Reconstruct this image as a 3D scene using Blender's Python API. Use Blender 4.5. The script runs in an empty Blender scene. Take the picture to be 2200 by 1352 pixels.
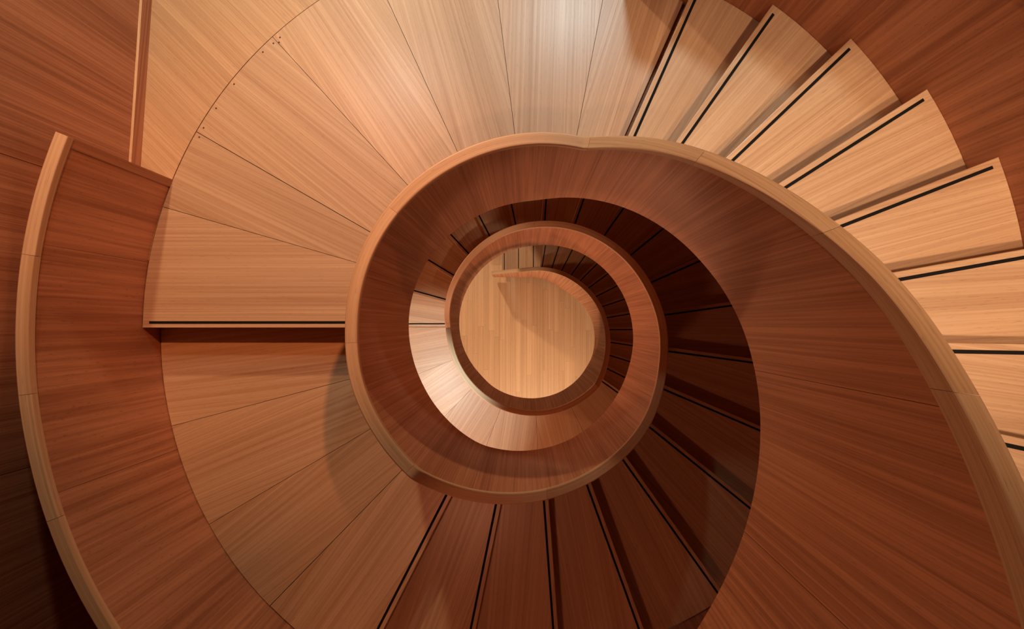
import bpy, bmesh, math, random
from mathutils import Vector, Matrix
random.seed(7)
sc = bpy.context.scene
C = sc.collection
PI = math.pi
R_ = math.radians

# ---------------------------------------------------------------- camera, world, lights, exposure
CAMZ = 10.752                      # camera height over the ground floor (z = 0); stair axis is x = y = 0
CX, CY = -0.0753, 0.0229
cam = bpy.data.cameras.new('camera')
cam.sensor_fit = 'HORIZONTAL'; cam.sensor_width = 36.0
cam.lens = 36.0 * 1600.0 / 2200.0
cam.shift_x = -26.3 / 2200.0; cam.shift_y = 22.5 / 2200.0
cam.clip_start = 0.02
camo = bpy.data.objects.new('camera', cam); C.objects.link(camo)
camo.location = (CX, CY, CAMZ)
sc.camera = camo

sc.view_settings.view_transform = 'Standard'
sc.view_settings.look = 'None'
sc.view_settings.exposure = 0.0
sc.view_settings.gamma = 1.0
sc.view_settings.use_curve_mapping = False

w = bpy.data.worlds.new('world'); sc.world = w; w.use_nodes = True
bg = w.node_tree.nodes['Background']
bg.inputs['Color'].default_value = (1.0, 0.25, 0.10, 1)
bg.inputs['Strength'].default_value = 0.04

def lamp(name, loc, target, power, color, size=0.12, spread=None, spot=None, blend=0.6):
    if target is None:
        l = bpy.data.lights.new(name, 'POINT'); l.shadow_soft_size = size; target = (loc[0], loc[1], loc[2] - 1)
    elif spot:
        l = bpy.data.lights.new(name, 'SPOT'); l.spot_size = R_(spot); l.spot_blend = blend; l.shadow_soft_size = size
    else:
        l = bpy.data.lights.new(name, 'AREA'); l.shape = 'DISK'; l.size = size
        if spread: l.spread = R_(spread)
    l.energy = power; l.color = color
    o = bpy.data.objects.new(name, l); C.objects.link(o)
    o.location = loc
    d = Vector(target) - Vector(loc)
    o.rotation_euler = d.to_track_quat('-Z', 'Y').to_euler()
    return o
# lamps
lamp('unseen_lobby_lamp', (0.33, 2.67, 9.7), (0.25, 2.0, 7.0), 118.4, (0.757, 0.973, 1.0), 0.11, spot=96, blend=0.8)
lamp('unseen_lobby_lamp', (-1.08, 2.05, 9.7), (-1.3, 1.4, 7.0), 8.8, (1.0, 1.0, 0.864), 0.16, 140)
lamp('unseen_lobby_lamp', (-1.4, 3.55, 9.7), (-1.9, 0.7, 7.0), 38.0, (1.0, 0.737, 0.463), 0.16, 130)  # extra fill added to brighten the left of the landing
lamp('ceiling_spot', (1.6, 3.3, 14.7), (-1.42, 0.35, 7.0), 1320.0, (1.0, 0.379, 0.152), 0.1, spot=18.5, blend=0.9)
lamp('ceiling_spot', (0.0, -2.0, 14.7), (-0.2, 1.45, 7.0), 260.0, (1.0, 0.5, 0.269), 0.1, spot=17, blend=0.7)
lamp('ceiling_spot', (1.5, 0.05, 14.2), (1.3, 0.58, 8.4), 760.0, (1.0, 0.697, 0.447), 0.1, spot=21, blend=0.7)
lamp('ceiling_spot', (1.8, -0.7, 14.0), (1.45, -0.2, 8.9), 840.0, (1.0, 0.702, 0.452), 0.1, spot=24, blend=0.6)
lamp('landing_fill_spot', (-0.5, -1.6, 9.4), (0.1, -1.4, 6.5), 34.0, (1.0, 0.353, 0.176), 0.1, spot=72, blend=0.6)  # added fill for the dark middle steps, no known fixture
lamp('unseen_lower_lobby_light', (-3.3, 0.1, 4.45), None, 130.0, (1.0, 0.569, 0.338), 0.15)
lamp('unseen_lower_lobby_light', (-1.7, -2.2, 4.3), None, 150.0, (1.0, 0.507, 0.287), 0.3)  # added bare point light, brightens the well panels from below
lamp('soffit_spot', (-1.15, -0.8, 6.35), (-1.1, -0.72, 3.4), 186.0, (0.839, 1.0, 0.903), 0.06, spot=47, blend=0.5)
lamp('hall_spot', (-1.5, 2.7, 3.2), (-0.6, 0.25, 0.0), 220.0, (1.0, 0.836, 0.6), 0.06, spot=31, blend=0.15)
lamp('hall_lamp', (0.1, -2.3, 2.9), (0.1, -1.6, 0.0), 42.0, (1.0, 0.943, 0.743), 0.12, 170)
lamp('hall_fill_light', (0.1, -2.5, 2.2), None, 160.0, (1.0, 0.719, 0.475), 0.12)  # added point light throwing fill up onto the lower well panels

# ---------------------------------------------------------------- materials
def wood(name, light, dark, rough=0.42, var=0.10, streak=1.0, spec=0.5, coat=0.0, fleck=0.25):
    """UV in metres, grain along U; a random offset per object keeps boards different"""
    m = bpy.data.materials.new(name); m.use_nodes = True
    nt = m.node_tree; n = nt.nodes; L = nt.links
    bs = n['Principled BSDF']
    uv = n.new('ShaderNodeUVMap'); uv.uv_map = 'UVMap'
    oi = n.new('ShaderNodeObjectInfo')
    mul = n.new('ShaderNodeMath'); mul.operation = 'MULTIPLY'; mul.inputs[1].default_value = 37.0
    L.new(oi.outputs['Random'], mul.inputs[0])
    comb = n.new('ShaderNodeCombineXYZ')
    L.new(mul.outputs[0], comb.inputs[0]); L.new(mul.outputs[0], comb.inputs[1]); L.new(mul.outputs[0], comb.inputs[2])
    add = n.new('ShaderNodeVectorMath'); add.operation = 'ADD'
    L.new(uv.outputs[0], add.inputs[0]); L.new(comb.outputs[0], add.inputs[1])
    def noise(sx, sy, detail, rgh=0.55, dist=0.0):
        mp = n.new('ShaderNodeMapping'); mp.inputs['Scale'].default_value = (sx, sy, 1)
        L.new(add.outputs[0], mp.inputs[0])
        t = n.new('ShaderNodeTexNoise'); t.inputs['Scale'].default_value = 1.0
        t.inputs['Detail'].default_value = detail; t.inputs['Roughness'].default_value = rgh
        t.inputs['Distortion'].default_value = dist
        L.new(mp.outputs[0], t.inputs['Vector']); return t.outputs['Fac']
    def ramp(fac, a, b, lo=(0, 0, 0, 1), hi=(1, 1, 1, 1)):
        r = n.new('ShaderNodeValToRGB'); e = r.color_ramp.elements
        e[0].position = a; e[0].color = lo; e[1].position = b; e[1].color = hi
        L.new(fac, r.inputs[0]); return r.outputs[0]
    fine = ramp(noise(1.1, 190, 3, 0.6), 0.34, 0.66)
    mid = ramp(noise(0.30, 62, 4, 0.65), 0.36, 0.64)
    broad = ramp(noise(0.22, 9, 3, 0.6), 0.36, 0.66)
    pore = ramp(noise(22, 330, 2), 0.29, 0.37)
    def mix(a, b, f):
        x = n.new('ShaderNodeMix'); x.data_type = 'FLOAT'; x.inputs['Factor'].default_value = f
        L.new(a, x.inputs['A']); L.new(b, x.inputs['B']); return x.outputs['Result']
    g = mix(mix(fine, mid, 0.56), broad, 0.27)
    cm = n.new('ShaderNodeMix'); cm.data_type = 'RGBA'
    cm.inputs['A'].default_value = (*dark, 1); cm.inputs['B'].default_value = (*light, 1)
    cr = ramp(g, 0.5 - 0.42 / streak * 0.9, 0.5 + 0.36 / streak * 0.9)
    L.new(cr, cm.inputs['Factor'])
    pm = n.new('ShaderNodeMix'); pm.data_type = 'RGBA'; pm.blend_type = 'MULTIPLY'
    pm.inputs['Factor'].default_value = fleck
    L.new(cm.outputs['Result'], pm.inputs['A']); L.new(pore, pm.inputs['B'])
    hs = n.new('ShaderNodeHueSaturation')
    mr = n.new('ShaderNodeMapRange'); mr.inputs['To Min'].default_value = 1 - var; mr.inputs['To Max'].default_value = 1 + var
    L.new(oi.outputs['Random'], mr.inputs['Value']); L.new(mr.outputs[0], hs.inputs['Value'])
    L.new(pm.outputs['Result'], hs.inputs['Color'])
    L.new(hs.outputs[0], bs.inputs['Base Color'])
    rr = n.new('ShaderNodeMapRange'); rr.inputs['To Min'].default_value = rough + 0.08; rr.inputs['To Max'].default_value = rough - 0.05
    L.new(g, rr.inputs['Value']); L.new(rr.outputs[0], bs.inputs['Roughness'])
    bs.inputs['Specular IOR Level'].default_value = spec
    bs.inputs['Coat Weight'].default_value = coat; bs.inputs['Coat Roughness'].default_value = 0.30
    bp = n.new('ShaderNodeBump'); bp.inputs['Strength'].default_value = 0.10; bp.inputs['Distance'].default_value = 0.002
    L.new(g, bp.inputs['Height']); L.new(bp.outputs[0], bs.inputs['Normal'])
    return m
def plain(name, col, rough=0.6):
    m = bpy.data.materials.new(name); m.use_nodes = True
    nt = m.node_tree; bs = nt.nodes['Principled BSDF']
    t = nt.nodes.new('ShaderNodeTexNoise'); t.inputs['Scale'].default_value = 180
    r = nt.nodes.new('ShaderNodeValToRGB')
    r.color_ramp.elements[0].color = (*[c * 0.8 for c in col], 1); r.color_ramp.elements[1].color = (*[c * 1.2 for c in col], 1)
    nt.links.new(t.outputs['Fac'], r.inputs[0]); nt.links.new(r.outputs[0], bs.inputs['Base Color'])
    bs.inputs['Roughness'].default_value = rough
    bs.inputs['Specular IOR Level'].default_value = 0.15
    return m
M_TREAD = wood('tread_wood', (0.62, 0.385, 0.225), (0.42, 0.220, 0.108), 0.40, 0.08, coat=0.4)
M_PANEL = wood('panel_wood', (0.62, 0.27, 0.140), (0.36, 0.128, 0.058), 0.50, 0.07, 1.25)
M_RIB = wood('well_panel_wood', (0.70, 0.285, 0.140), (0.43, 0.145, 0.062), 0.50, 0.06, 1.25)
M_CAP = wood('handrail_wood', (0.78, 0.49, 0.29), (0.56, 0.30, 0.15), 0.38, 0.05)
M_FLOOR = wood('floor_wood', (0.64, 0.385, 0.21), (0.47, 0.245, 0.115), 0.42, 0.07)
M_STRIP = plain('black_rubber', (0.006, 0.005, 0.005), 0.75)
M_PLUG = plain('dark_plug', (0.10, 0.04, 0.02), 0.6)
M_CORE = wood('core_wood', (0.30, 0.13, 0.06), (0.18, 0.07, 0.03), 0.6, 0.05)

# ---------------------------------------------------------------- helpers
def mesh_obj(name, verts, faces, uvs, mat, parent=None, smooth=False, loc=None, rotz=0.0, mesh=None):
    """uvs: one (u, v) pair per vertex or a function (face index, vertex index) -> uv"""
    me = bpy.data.meshes.new(name); me.from_pydata(verts, [], faces); me.update()
    ul = me.uv_layers.new(name='UVMap')
    k = 0
    for fi, p in enumerate(me.polygons):
        p.use_smooth = smooth
        for li in p.loop_indices:
            vi = me.loops[li].vertex_index
            ul.data[li].uv = uvs(fi, vi) if callable(uvs) else uvs[vi]
    bm = bmesh.new(); bm.from_mesh(me); bmesh.ops.recalc_face_normals(bm, faces=bm.faces); bm.to_mesh(me); bm.free()
    me.materials.append(mat)
    if smooth:
        try: me.set_sharp_from_angle(angle=R_(35))
        except Exception: pass
    return link(name, me, parent, loc, rotz)
def link(name, me, parent=None, loc=None, rotz=0.0):
    o = bpy.data.objects.new(name, me); C.objects.link(o)
    if parent: o.parent = parent
    if loc: o.location = loc
    o.rotation_euler = (0, 0, rotz)
    return o
def thing(name, label, cat, loc=(0, 0, 0), group=None, kind=None):
    o = bpy.data.objects.new(name, None); C.objects.link(o); o.location = loc
    o.empty_display_size = 0.2
    if label: o['label'] = label
    if cat: o['category'] = cat
    if group: o['group'] = group
    if kind: o['kind'] = kind
    return o
def lerp_table(tab):
    xs = [a for a, b in tab]; ys = [b for a, b in tab]
    def f(x):
        if x <= xs[0]:
            return ys[0] + (x - xs[0]) * (ys[1] - ys[0]) / (xs[1] - xs[0])
        if x >= xs[-1]:
            return ys[-1] + (x - xs[-1]) * (ys[-1] - ys[-2]) / (xs[-1] - xs[-2])
        for i in range(len(xs) - 1):
            if x <= xs[i + 1]:
                return ys[i] + (x - xs[i]) * (ys[i + 1] - ys[i]) / (xs[i + 1] - xs[i])
    return f
def smooth_f(f, wd):
    return lambda x: sum(f(x + wd * k / 3.0) for k in range(-3, 4)) / 7.0
def flat_solid(name, outline, z0, z1, mat, parent=None, uvf=None, loc=None, rotz=0.0, bevel=0.0):
    """prism over a plan outline; UV from plan coordinates"""
    n = len(outline)
    v = [(x, y, z1) for x, y in outline] + [(x, y, z0) for x, y in outline]
    f = [list(range(n)), list(range(2 * n - 1, n - 1, -1))]
    for i in range(n):
        j = (i + 1) % n
        f.append([i, i + n, j + n, j])
    uvf = uvf or (lambda x, y: (x, y))
    def uvs(fi, vi):
        x, y, z = v[vi]; a, b = uvf(x, y)
        return (a, b) if fi < 2 else (a + b * 0.2, b + z)
    return mesh_obj(name, v, f, uvs, mat, parent, False, loc, rotz)

# ---------------------------------------------------------------- stair dimensions (all depths are below the camera)
H1, H2, H3 = 0.1936, 0.1761, 0.1988
D_L1 = 3.667; D_L2 = 3.852; D_L3 = D_L2 + 20 * H2; D_FL = CAMZ
RI = 0.758; WT = 0.048; RO1 = 1.762
def Z(d): return CAMZ - d
ro_tab = lerp_table([(120, 1.953), (160, 1.950), (178, 1.953), (194, 1.962), (206, 1.976), (217, 1.988), (231, 2.0), (300, 2.009), (540, 2.0)])
def RO(t): return 2.010 if t > 300 else min(2.012, max(1.945, ro_tab(t))) if t > 120 else 1.953
# handrail depth along the turning angle, and the measured small departures of the inner curve from a true circle
def cap_model(t):
    if t < 77.6: return 2.824 + (t - 77.6) * 0.01728
    if t < 228.1: return 2.824
    if t < 540.0: return 2.824 + (t - 228.1) * (3.5746 / 311.9)
    if t < 678.0: return 6.3988
    if t < 810.0: return 6.3988 + (t - 678.0) * 0.02222
    return 9.332 + (t - 810.0) * 0.0177
res_tab = lerp_table([(-80, 0.01), (-16.3, 0.008), (-12.5, 0.002), (-5.6, 0), (-1, -0.004), (5.1, -0.018), (10.7, -0.017), (16.5, -0.009), (21.9, 0.003), (32, 0.012), (44.5, 0.015), (49.2, 0.008), (55.7, 0.003), (65.6, 0.012), (76.5, 0.016), (91.5, 0.005), (116.2, 0.007), (133.5, -0.003), (150, -0.009), (159, -0.007), (177.5, 0.007), (183.8, 0.008), (193.7, -0.020), (210.6, 0.004), (225.7, 0.008), (239, 0.002), (255, 0.001), (272, -0.012), (286, -0.010), (302, -0.031), (317.8, -0.052), (336, 0.022), (347.7, 0.040), (355.7, 0.010), (366, -0.012), (377, -0.004), (397.7, -0.052), (413, -0.065), (428.7, -0.09), (447.8, -0.09), (460.6, -0.125), (475.7, -0.138), (490.9, -0.108), (506, -0.078), (521, -0.07), (536.6, 0.01), (548, 0.110), (562, 0.112), (585, 0.090), (608, 0.015), (626, -0.01), (641, -0.05), (655.7, -0.048), (681.8, -0.060), (702, -0.005), (713.7, -0.016), (734.7, -0.034), (743, -0.015), (761, 0.085), (779.5, 0.140), (789, 0.150), (799, 0.170), (808, 0.155), (840, 0.155)])
res_s = smooth_f(res_tab, 7.0)
def rk(t): return 1.0 - res_s(t) / cap_model(t)        # radius factor
bot_raw = lerp_table([(-66, 1.62), (-46.1, 1.933), (-36.7, 2.086), (-23.4, 2.303), (-8.2, 2.546), (1.1, 2.69), (12.2, 2.872), (23.7, 3.075), (39.8, 3.332), (55.5, 3.581), (70.9, 3.829), (81.2, 3.988), (86.5, 4.074), (93, 4.135), (101.8, 4.147), (117, 4.140), (132, 4.122), (147, 4.09), (162, 4.087), (177, 4.103), (190, 4.14), (205, 4.165), (221, 4.155), (240, 4.135), (244.5, 4.140), (259, 4.277), (274, 4.444), (287, 4.59), (297, 4.735), (321, 5.037), (337, 5.23), (356, 5.38), (376, 5.56), (397, 5.762), (414, 5.949), (428, 6.127), (441, 6.36), (456, 6.57), (472, 6.69), (490, 6.86), (516, 7.12), (536, 7.29), (552, 7.41), (570, 7.563), (580, 7.62), (588, 7.60), (596, 7.49), (610, 7.472), (630, 7.471), (651, 7.508), (672, 7.653), (684, 7.80), (695, 7.90), (709, 8.19), (727, 8.66), (741, 9.3), (760, 10.25), (771, 10.752), (850, 10.752)])
bot_s = smooth_f(bot_raw, 3.0)
def bottom(t): return min(D_FL, bot_s(t) * rk(t))
def rail_h(t):                                          # the handrail grows taller up the top flight
    if t > 77: return 0.032
    if t > 15: return 0.032 + (77 - t) / 62.0 * 0.055
    return 0.087
T_END = 810.0 + 0.515 / RI / PI * 180.0                 # arc, then a straight run past 810 degrees
def ipt(t, r, d):
    """point of the inner balustrade: r measured from the axis on the round part"""
    k = rk(t); r = r * k
    if t <= 810.0:
        a = R_(t); return (r * math.cos(a), r * math.sin(a), Z(d))
    s = (t - 810.0) / 180.0 * PI * RI
    return (-s, r, Z(d))
def arc_len(t): return t / 180.0 * PI * RI

def sweep(name, ts, section, mat, parent, uvmode, closed=True, smooth=True):
    """section(t) -> list of 3-D points; joins them along ts into one closed bar"""
    rows = [section(t) for t in ts]; m = len(rows[0])
    v = [p for r in rows for p in r]; f = []
    for i in range(len(ts) - 1):
        for j in range(m):
            k = (j + 1) % m
            f.append([i * m + j, i * m + k, (i + 1) * m + k, (i + 1) * m + j])
    f.append(list(range(m))[::-1]); f.append([(len(ts) - 1) * m + j for j in range(m)])
    # distance round the section for v
    acc = []
    for r in rows:
        a = [0.0]
        for j in range(1, m): a.append(a[-1] + (Vector(r[j]) - Vector(r[j - 1])).length)
        acc.append(a)
    def uvs(fi, vi):
        i, j = divmod(vi, m)
        if uvmode == 'along': return (arc_len(ts[i]), acc[i][j])
        return (v[vi][2], arc_len(ts[i]))              # grain upright
    return mesh_obj(name, v, f, uvs, mat, parent, smooth)
def steps(a, b, st):
    n = max(1, int(math.ceil((b - a) / st))); return [a + (b - a) * i / n for i in range(n + 1)]

def cap_section(pt, t, ri, ro, d, h):
    """rounded bar between radii ri and ro, top at depth d"""
    e = 0.005
    prof = [(ri, d + h - 0.003), (ri, d + e + 0.0015), (ri, d + e), (ri + e * 0.35, d + e * 0.35), (ri + e, d), (ri + e + 0.0015, d), (ro - e - 0.0015, d), (ro - e, d), (ro - e * 0.35, d + e * 0.35), (ro, d + e), (ro, d + e + 0.0015), (ro, d + h - 0.003), (ro - 0.003, d + h), (ri + 0.003, d + h)]
    return [pt(t, r, dd) for r, dd in prof]

# ---------------------------------------------------------------- inner balustrade
inner = thing('inner_balustrade', 'continuous spiralling inner balustrade of wood with a pale handrail winding round the open well', 'balustrade')
def split(bounds, gap):
    return [(a + gap, b - gap) for a, b in zip(bounds[:-1], bounds[1:])]
rail_joints = [-80, -45, -8, 20.7, 49.2, 76.6, 141.3, 183.5, 225.8, 272, 318, 360, 405, 450, 495, 537, 572, 613, 650, 679, 720, 765, T_END]
for a, b in split(rail_joints, 0.03):
    sweep('handrail', steps(a, b, 1.5), lambda t: cap_section(ipt, t, RI - WT, RI, cap_model(t), rail_h(t)), M_CAP, inner, 'along')
panel_joints = [-80, -46, -10.5, 72, 149.5, 163, 246, 329, 409, 494, 572, 607, 650, 680, 722, 768, T_END]
def panel_section(t):
    d0 = cap_model(t) + rail_h(t) + 0.001; d1 = bottom(t)
    ri, ro = RI - WT + 0.003, RI - 0.003
    n = 3
    ins = [ipt(t, ri, d1 + (d0 - d1) * k / n) for k in range(n + 1)]
    out = [ipt(t, ro, d0 + (d1 - d0) * k / n) for k in range(n + 1)]
    return ins + out
def core_section(t):
    d0 = cap_model(t) + rail_h(t) - 0.004; d1 = bottom(t) - 0.004
    return [ipt(t, RI - WT + 0.007, d1), ipt(t, RI - WT + 0.007, d0), ipt(t, RI - 0.007, d0), ipt(t, RI - 0.007, d1)]
sweep('core', steps(-79.9, T_END - 0.1, 1.5), core_section, M_CORE, inner, 'up')
for a, b in split(panel_joints, 0.045):
    sweep('panel', steps(a, b, 1.5), panel_section, M_RIB, inner, 'up')

# ---------------------------------------------------------------- landings
def pol(r, t): a = R_(t); return (r * math.cos(a), r * math.sin(a))
def wedge(name, a, b, d, thick, mat, parent, rin=RI, ro=RO, gap=0.0011, a_pts=None, b_pts=None):
    """wedge board between angles a and b; grain along its middle; its edges run parallel to the radii with a hairline gap"""
    mid = (a + b) / 2; ca, sa = math.cos(R_(mid)), math.sin(R_(mid))
    ts = steps(a, b, 2.5)
    out = [pol(ro(t) if callable(ro) else ro, t) for t in ts]
    inn = [pol(rin, t) for t in reversed(ts)]
    ol = out + inn
    g = gap
    na = (-math.sin(R_(a)) * g, math.cos(R_(a)) * g); nb = (math.sin(R_(b)) * g, -math.cos(R_(b)) * g)
    n = len(ts)
    def sh(p, q): return (p[0] + q[0], p[1] + q[1])
    ol[0] = sh(ol[0], na); ol[-1] = sh(ol[-1], na); ol[n - 1] = sh(ol[n - 1], nb); ol[n] = sh(ol[n], nb)
    # local frame along the middle radius so that the mesh can be shared by rotation
    loc = [(x * ca + y * sa, -x * sa + y * ca) for x, y in ol]
    return flat_solid(name, loc, Z(d) - thick, Z(d), mat, parent, None, None, R_(mid))
def strip_mesh(name, theta, d, r0, r1, parent, off=0.0353, half=0.0062, rise=0.0012):
    """black anti-slip strip set a little uphill of the nosing edge (theta)"""
    ol = [(r0, -off - half), (r1, -off - half), (r1, -off + half), (r0, -off + half)]
    return flat_solid(name, ol, Z(d) - 0.004, Z(d) + rise, M_STRIP, parent, None, None, R_(theta))
def nosing_tread(name, a, b, d, parent, ro, thick=0.036):
    """tread from the back edge a to the nosing line b (straight, 8 mm short of the radius)"""
    mid = (a + b) / 2
    rr = ro if callable(ro) else (lambda t: ro)
    ts = steps(a, b, 2.5)
    nb = (math.sin(R_(b)) * 0.0078, -math.cos(R_(b)) * 0.0078)
    out = [pol(rr(t), t) for t in ts]; inn = [pol(RI, t) for t in reversed(ts)]
    ol = out + inn; n = len(ts)
    ol[n - 1] = (ol[n - 1][0] + nb[0], ol[n - 1][1] + nb[1]); ol[n] = (ol[n][0] + nb[0], ol[n][1] + nb[1])
    ca, sa = math.cos(R_(mid)), math.sin(R_(mid))
    loc = [(x * ca + y * sa, -x * sa + y * ca) for x, y in ol]
    o = flat_solid(name, loc, Z(d) - thick, Z(d), M_TREAD, parent, None, None, R_(mid))
    # small round-over of the nosing edges
    bm = bmesh.new(); bm.from_mesh(o.data)
    es = [e for e in bm.edges if all(abs(v.co.z - Z(d)) < 1e-6 for v in e.verts)]
    bmesh.ops.bevel(bm, geom=es, offset=0.003, segments=2, affect='EDGES', profile=0.5)
    bm.to_mesh(o.data); bm.free()
    return o
def riser_board(theta, d_top, d_bot, parent, r0, r1, back=0.022):
    ol = [(r0, -back - 0.02), (r1, -back - 0.02), (r1, -back), (r0, -back)]
    n = 4; v = []
    z0, z1 = Z(d_bot), Z(d_top)
    v = [(x, y, z1) for x, y in ol] + [(x, y, z0) for x, y in ol]
    f = [[0, 1, 2, 3], [7, 6, 5, 4]] + [[i, i + 4, (i + 1) % 4 + 4, (i + 1) % 4] for i in range(4)]
    return mesh_obj('riser', v, f, lambda fi, vi: (v[vi][0], v[vi][2] + v[vi][1]), M_TREAD, parent, False, None, R_(theta))
def soffit(a, b, dfun, ro, parent, mat=None, drop=0.05):
    ts = steps(a, b, 3)
    rr = ro if callable(ro) else (lambda t: ro)
    def sec(t):
        d1 = dfun(t); d0 = d1 - drop
        p = lambda r, d: (*pol(r, t), Z(d))
        return [p(RI - 0.002, d0), p(rr(t), d0), p(rr(t), d1), p(RI - 0.002, d1)]
    return sweep('soffit', ts, sec, mat or M_CORE, parent, 'along', smooth=False)

landing_up = thing('stair_landing', 'broad pale wooden landing of wedge boards sweeping across the top and left', 'landing')
b1 = [66.3, 79.15, 97.2, 114.75, 132.35, 150.0]
for a, b in zip(b1[:-1], b1[1:]):
    wedge('floor_board', a, b, D_L1, 0.05, M_TREAD, landing_up, ro=lambda t: RO(t) - (0 if t > 158 else 0.0008))
# the narrow board whose lower edge does not run through the axis, then the last board with the nosing
def poly_board(name, ol, mid, d, parent, mat=M_TREAD, thick=0.05, bev=0.0):
    ca, sa = math.cos(R_(mid)), math.sin(R_(mid))
    loc = [(x * ca + y * sa, -x * sa + y * ca) for x, y in ol]
    return flat_solid(name, loc, Z(d) - thick, Z(d), mat, parent, None, None, R_(mid))
ts = steps(150.06, 161.9, 2)
ol = [pol(RO(t) - (0 if t > 157.6 else 0.0008), t) for t in ts] + [pol(RI, t) for t in reversed(steps(150.15, 158.75, 2))]
poly_board('floor_board', ol, 154.5, D_L1, landing_up)
ts = steps(161.97, 180.0, 2)
ol = [pol(RO(t), t) for t in ts] + [pol(RI, t) for t in reversed(steps(158.9, 180.0, 2))]
n_ = len(ts); ol[n_ - 1] = (ol[n_ - 1][0], 0.0105); ol[n_] = (ol[n_][0], 0.0105)
lastb = poly_board('floor_board', ol, 180.0, D_L1, landing_up)
strip_mesh('anti_slip_strip', 180.0, D_L1, RI + 0.001, 1.922, lastb).rotation_euler = (0, 0, 0)
def fascia(theta, d_top, d_bot, parent, r1): return riser_board(theta, d_top + 0.036, d_bot, parent, RI, r1)
fascia(180.0, D_L1 + 0.014, D_L2, landing_up, 1.95)
soffit(76.0, 181.0, lambda t: min(bottom(t), 4.13) - 0.012, lambda t: RO(t), landing_up, drop=0.18)
for t, r in ((131.6, 1.925), (132.9, 1.925), (132.2, 1.91), (134.9, 1.93), (141.2, 1.93), (145.6, 1.93), (149.0, 1.93), (150.5, 1.925)):
    x, y = pol(r, t)
    ol = [(x + 0.0045 * math.cos(k * PI / 4), y + 0.0045 * math.sin(k * PI / 4)) for k in range(8)]
    flat_solid('screw_plug', ol, Z(D_L1) - 0.002, Z(D_L1) + 0.0006, M_PLUG, landing_up)

landing_mid = thing('stair_landing', 'red-brown wooden landing one step down, beside the curved outer balustrade at lower left', 'landing')
b2 = [179.0, 194.75, 210.6, 225.8]
for a, b in zip(b2[:-1], b2[1:]):
    wedge('floor_board', a, b, D_L2, 0.05, M_TREAD, landing_mid, ro=RO)
lastb = nosing_tread('floor_board', 225.87, 242.9, D_L2, landing_mid, RO, 0.045)
s = strip_mesh('anti_slip_strip', 242.9, D_L2, RI + 0.001, 1.97, lastb)
s.rotation_euler = (0, 0, R_(242.9) - R_((225.87 + 242.9) / 2))
riser_board(242.9, D_L2 + 0.045, D_L2 + H2, landing_mid, RI, 2.0)
soffit(181.0, 243.0, lambda t: min(bottom(t), 4.135) - 0.012, RO, landing_mid, drop=0.16)

landing_low = thing('stair_landing', 'brightly lit lower wooden landing seen down through the open well', 'landing')
b3 = [539.0, 562.4, 585.6, 609.0, 632.8, 656.3]
for a, b in zip(b3[:-1], b3[1:]):
    wedge('floor_board', a, b, D_L3, 0.05, M_TREAD, landing_low, ro=2.0)
lastb = nosing_tread('floor_board', 656.4, 684.6, D_L3, landing_low, 2.0, 0.045)
s = strip_mesh('anti_slip_strip', 684.6, D_L3, RI + 0.001, 1.97, lastb)
s.rotation_euler = (0, 0, R_(684.6) - R_((656.4 + 684.6) / 2))
riser_board(684.6, D_L3 + 0.045, D_L3 + H3, landing_low, RI, 2.0)
soffit(538.0, 684.6, lambda t: max(D_L3 + 0.07, min(bottom(t), 7.62) - 0.012), 2.0, landing_low, drop=0.02)

# ---------------------------------------------------------------- flights
def flight(root, treads, ro, rise, dsoff, a0, a1, rs=None):
    """treads: list of (back angle, nosing angle, depth); first tread's mesh is shared where the size is the same"""
    base = None
    for a, b, d in treads:
        if base is None:
            base = nosing_tread('tread', a, b, d, root, ro); base_d = d
            bs = strip_mesh('anti_slip_strip', b, d, RI + 0.001, (ro(b) if callable(ro) else ro) - 0.034, base)
            bs.rotation_euler = (0, 0, R_(b) - R_((a + b) / 2))
            br = riser_board(b, d + 0.036, d + rise, root, RI, (ro(b) if callable(ro) else ro))
        else:
            dz = base_d - d
            o = base.copy(); C.objects.link(o); o.parent = root; o.location = (0, 0, dz); o.rotation_euler = (0, 0, R_((a + b) / 2))
            s2 = bs.copy(); C.objects.link(s2); s2.parent = o
            r2 = br.copy(); C.objects.link(r2); r2.parent = root; r2.location = (0, 0, dz); r2.rotation_euler = (0, 0, R_(b))
    soffit(a0, a1, dsoff, rs or ro, root, drop=0.03)
OVER = 2.2
fl_up = thing('stair_flight', 'brightly lit upper flight of winder steps with black strips at the upper right', 'stairs')
flight(fl_up, [(77.3 - 11.2 * (k + 1) - OVER, 77.3 - 11.2 * k, D_L1 - k * H1) for k in range(1, 13)], RO1, H1, lambda t: bottom(t) - 0.012, -75.0, 77.0, 2.035)
RO2 = 2.008
fl_mid = thing('stair_flight', 'dark shaded middle flight of winder steps turning under the upper flight at bottom and right', 'stairs')
flight(fl_mid, [(242.9 + 15.64 * (k - 1) - OVER, 242.9 + 15.64 * k, D_L2 + k * H2) for k in range(1, 20)], 2.005, H2, lambda t: bottom(t) - 0.012, 243.0, 540.0)
fl_low = thing('stair_flight', 'lowest flight of narrow dark winder steps running down to the plank floor', 'stairs')
flight(fl_low, [(684.6 + 8.95 * (k - 1) - OVER, 684.6 + 8.95 * k, D_L3 + k * H3) for k in range(1, 14)], 2.0, H3, lambda t: bottom(t) - 0.012, 684.6, 800.0)
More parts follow.
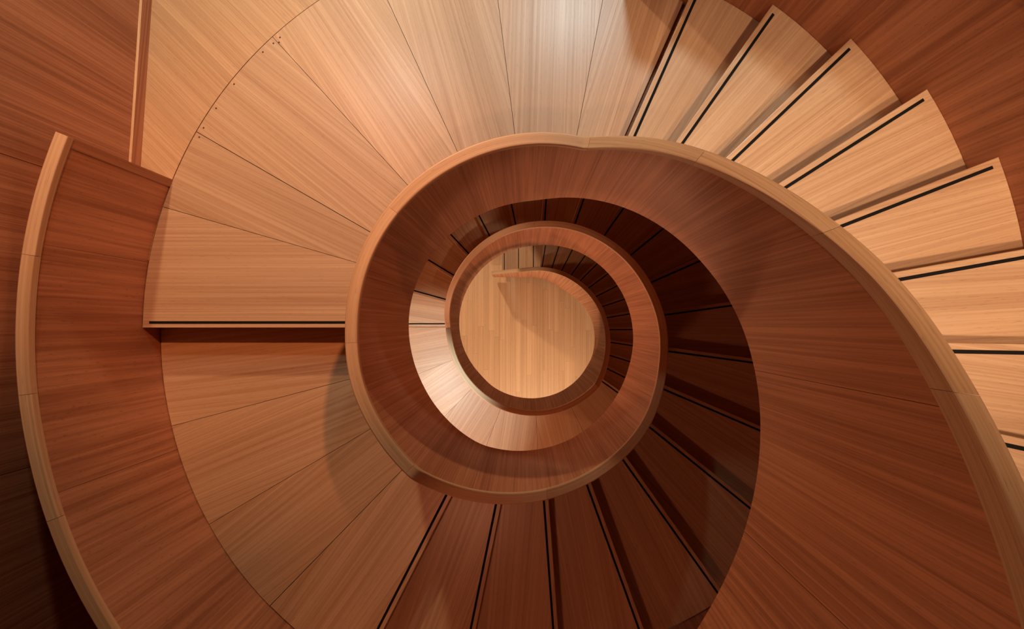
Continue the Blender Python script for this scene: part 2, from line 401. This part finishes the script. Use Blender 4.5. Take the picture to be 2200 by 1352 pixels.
# three straight steps at the foot
def straight_step(x0, ol, d, xn):
    t = flat_solid('tread', ol, Z(d) - 0.036, Z(d), M_TREAD, fl_low, lambda x, y: (y, x))
    ss = flat_solid('anti_slip_strip', [(xn + 0.030, RI + 0.001), (xn + 0.041, RI + 0.001), (xn + 0.041, 1.966), (xn + 0.030, 1.966)], Z(d) - 0.004, Z(d) + 0.0012, M_STRIP, t)
    z0, z1 = max(0.0, Z(d + H3)), Z(d) - 0.036
    flat_solid('riser', [(xn + 0.022, RI), (xn + 0.042, RI), (xn + 0.042, 2.0), (xn + 0.022, 2.0)], z0, z1, M_TREAD, fl_low)
tb = 684.6 + 8.95 * 13 - OVER
d14 = D_L3 + 14 * H3
xs = [0.047 - 0.034, -0.157 - 0.034, -0.36 - 0.034]
straight_step(None, [pol(RI, tb), pol(2.0, tb), (xs[0], 2.0), (xs[0], RI)], d14, xs[0])
straight_step(None, [(xs[0] + 0.03, RI), (xs[0] + 0.03, 2.0), (xs[1], 2.0), (xs[1], RI)], d14 + H3, xs[1])
straight_step(None, [(xs[1] + 0.03, RI), (xs[1] + 0.03, 2.0), (xs[2], 2.0), (xs[2], RI)], d14 + 2 * H3, xs[2])

# ---------------------------------------------------------------- outer balustrade
outer = thing('outer_balustrade', 'curved outer balustrade with pale handrail and dark panels along the left of the landing', 'balustrade')
def ocap(t):
    if t < 228.0: return 2.812
    return 2.812 + (t - 228.0) * 0.01146
def obot(t):
    if t < 243: return 4.31
    return min(D_L2 + (t - 243) * 0.01126 + 0.12, 7.3)
def opt(t, r, d): return (*pol(RO(t) + r, t), Z(d))
T0, T1 = 157.75, 534.0
for a, b in split([T0, 171.6, 187.0, 201.0, 216, 243, 270, 300, 345, 390, 435, 480, T1], 0.02):
    sweep('handrail', steps(a, b, 1.5), lambda t: cap_section(opt, t, -0.006, 0.046, ocap(t), 0.042), M_CAP, outer, 'along')
def opanel(t):
    d0 = ocap(t) + 0.043; d1 = obot(t) + (0.0 if t < 243 else 0.0)
    n = 3
    return [opt(t, 0.0045, d1 + (d0 - d1) * k / n) for k in range(n + 1)] + [opt(t, 0.043, d0 + (d1 - d0) * k / n) for k in range(n + 1)]
for a, b in split([T0 + 1.105, 170.2, 198.4, 226, 250, 275, 300, 345, 390, 435, 480, T1], 0.02):
    sweep('panel', steps(a, b, 1.5), opanel, M_PANEL, outer, 'up')
def stile(t):
    d0 = ocap(t) + 0.0425; d1 = D_L1
    return [opt(t, -0.0005, d1), opt(t, -0.0005, d0), opt(t, 0.045, d0), opt(t, 0.045, d1)]
sweep('end_post', steps(T0, T0 + 1.12, 0.6), stile, M_PANEL, outer, 'up', smooth=False)

# ---------------------------------------------------------------- walls, lobby floor, ground floor
def wall_x(y): return -1.9083 + 0.0676 * (y - 1.6238)
wl = thing('wall_left', None, None, kind='structure')
ys = [-3.0, -1.75, -0.55, 0.65, 1.85, 3.1]
for y0, y1 in zip(ys[:-1], ys[1:]):
    ya, yb = y0 + 0.0012, y1 - 0.0012
    xa, xb = wall_x(ya) - 0.012, wall_x(yb) - 0.012
    z0, z1 = Z(4.3), Z(-0.9)
    v = []
    for x, y in ((xa, ya), (xb, yb), (xb - 0.04, yb), (xa - 0.04, ya)): v += [(x, y, z0), (x, y, z1)]
    f = [[0, 1, 3, 2], [2, 3, 5, 4], [4, 5, 7, 6], [6, 7, 1, 0], [1, 7, 5, 3], [0, 2, 4, 6]]
    mesh_obj('panel', v, f, (lambda v: lambda fi, vi: (v[vi][2], v[vi][1]))(v), M_PANEL, wl)
# walls of the hall round the stair, beyond the frame
for nm, p0, p1, z0, z1 in (('wall_back', (-2.4, 4.0), (2.9, 4.0), 0.0, Z(-0.9)), ('wall_right', (2.9, 4.0), (2.9, -3.2), 0.0, Z(-0.9))):
    dx, dy = p1[0] - p0[0], p1[1] - p0[1]; ln = math.hypot(dx, dy); nx_, ny_ = -dy / ln * 0.05, dx / ln * 0.05
    v = []
    for x, y in (p0, p1, (p1[0] + nx_, p1[1] + ny_), (p0[0] + nx_, p0[1] + ny_)): v += [(x, y, z0), (x, y, z1)]
    f = [[0, 1, 3, 2], [2, 3, 5, 4], [4, 5, 7, 6], [6, 7, 1, 0], [1, 7, 5, 3], [0, 2, 4, 6]]
    o = mesh_obj(nm, v, f, (lambda v: lambda fi, vi: (v[vi][2], v[vi][0] + v[vi][1]))(v), M_PANEL)
    o['kind'] = 'structure'
# baseboard on the lobby floor
ya, yb = 0.79, 3.1
def bb(y): return wall_x(y)
prof = [(0.0, 0.0), (0.0, 0.088), (-0.003, 0.0905), (-0.0115, 0.0905), (-0.0115, 0.0)]
v = [(bb(ya) + a, ya, Z(D_L1) + b) for a, b in prof] + [(bb(yb) + a, yb, Z(D_L1) + b) for a, b in prof]
f = [[i, (i + 1) % 5, (i + 1) % 5 + 5, i + 5] for i in range(5)] + [[4, 3, 2, 1, 0], [5, 6, 7, 8, 9]]
base = mesh_obj('baseboard_left', v, f, (lambda v: lambda fi, vi: (v[vi][1], v[vi][0] + v[vi][2]))(v), M_CAP)
base['kind'] = 'structure'
base.data.materials.append(M_PANEL)
for i, p in enumerate(base.data.polygons):
    p.material_index = 1 if i == 0 else 0  # paler top, darker face: light catching the edge is put into the colours

# curved balustrade outside the upper flight
outer2 = thing('outer_balustrade', 'tall curved reddish side wall of upright-grained panels outside the upper steps at top right', 'balustrade')
def opt2(t, r, d): return (*pol(RO1 + r, t), Z(d))
def o2bot(t): return D_L1 - (77.3 - t) / 11.2 * H1 + 0.42
for a, b in split([-75, -38, -5, 28, 50, 76.6], 0.02):
    sweep('handrail', steps(a, b, 1.5), lambda t: cap_section(opt2, t, -0.005, 0.046, cap_model(t) + 0.12, 0.042), M_CAP, outer2, 'along')
for a, b in split([-75, -40, -2, 76.6], 0.02):
    def sec(t):
        d0 = cap_model(t) + 0.163; d1 = min(o2bot(t), 3.72 if t > 66 else 9)
        return [opt2(t, 0.0005, d1 + (d0 - d1) * k / 3) for k in range(4)] + [opt2(t, 0.043, d0), opt2(t, 0.043, d1)]
    sweep('panel', steps(a, b, 2), sec, M_PANEL, outer2, 'up')

# the next landing up, just under the camera and outside the frame: added to shade the steps below
landing_top = thing('shade_slab', None, None, kind='structure')
D_TOP = D_L1 - 13 * H1
for a, b in split([225.0, 241.0, 257.0, 273.0, 285.0], 0.0):
    wedge('board', a, b, D_TOP, 0.05, M_TREAD, landing_top, rin=RI + 0.004, ro=2.05)

# unseen slab outside the stair, added to block light rising to the left wall
ts = steps(158.0, 300.0, 6)
ol = [pol(3.6, t) for t in ts] + [pol(RO(t) + 0.0435, t) for t in reversed(ts)]
ce = flat_solid('shade_slab', ol, Z(4.36), Z(4.30), M_CORE)
ce['kind'] = 'structure'

# lobby floor: diagonal planks laid up to the landing's curved edge
fl2 = thing('floor', None, None, kind='structure')
RG = 1.9545
ux, uy = math.sqrt(0.5), -math.sqrt(0.5)     # along a plank (towards the landing)
vx, vy = math.sqrt(0.5), math.sqrt(0.5)      # across
PW = 0.062
def plan_uv(u, v_): return (u * ux + v_ * vx, u * uy + v_ * vy)
v0 = -1.12
while v0 < 3.1:
    v1 = v0 + PW
    us = []
    vv = [v0 + 0.00015 + (v1 - v0 - 0.0003) * k / 3 for k in range(4)]
    end = []
    for q in vv:
        e_ = (0.41 - q * vx) / ux
        if q < RG: e_ = min(e_, -math.sqrt(RG * RG - q * q))
        end.append((e_, q))
    def wall_u(q):
        # x = u*ux + q*vx ; y = u*uy + q*vy ; x = wall_x(y)
        # u*(ux - .0676*uy) = -1.9083 - .0676*1.6238 + q*(.0676*vy - vx)
        return (-1.9083 - 0.0676 * 1.6238 + q * (0.0676 * vy - vx)) / (ux - 0.0676 * uy)
    st = [(max(wall_u(q), (q * vy - 3.95) / vy), q) for q in vv]
    if min(e[0] - s_[0] for e, s_ in zip(end, st)) < -0.0:
        keep = [(e, s_) for e, s_ in zip(end, st) if e[0] - s_[0] > 0.004]
        if len(keep) < 2: v0 = v1; continue
        end = [k[0] for k in keep]; st = [k[1] for k in keep]
    cuts = [0.0, 1.0]
    ol = [plan_uv(*p) for p in end] + [plan_uv(*p) for p in reversed(st)]
    flat_solid('plank', ol, Z(D_L1) - 0.04, Z(D_L1) - 0.0005, M_FLOOR, fl2, lambda x, y: (x * ux + y * uy, x * vx + y * vy))
    v0 = v1

# ground floor: narrow planks seen down the well
fl0 = thing('floor', None, None, kind='structure')
rnd = random.Random(11)
x = -1.6
while x < 1.6:
    wv = 0.078
    y = -1.9 + rnd.random() * 0.8 - 0.8
    while y < 2.1:
        ln = 0.7 + rnd.random() * 1.1
        ya, yb = max(y, -1.9), min(y + ln, 2.2)
        if yb - ya > 0.05:
            flat_solid('plank', [(x + 0.0005, ya + 0.0005), (x + wv - 0.0005, ya + 0.0005), (x + wv - 0.0005, yb - 0.0005), (x + 0.0005, yb - 0.0005)], -0.03, 0.0, M_FLOOR, fl0, lambda a, b: (b, a))
        y += ln
    x += wv
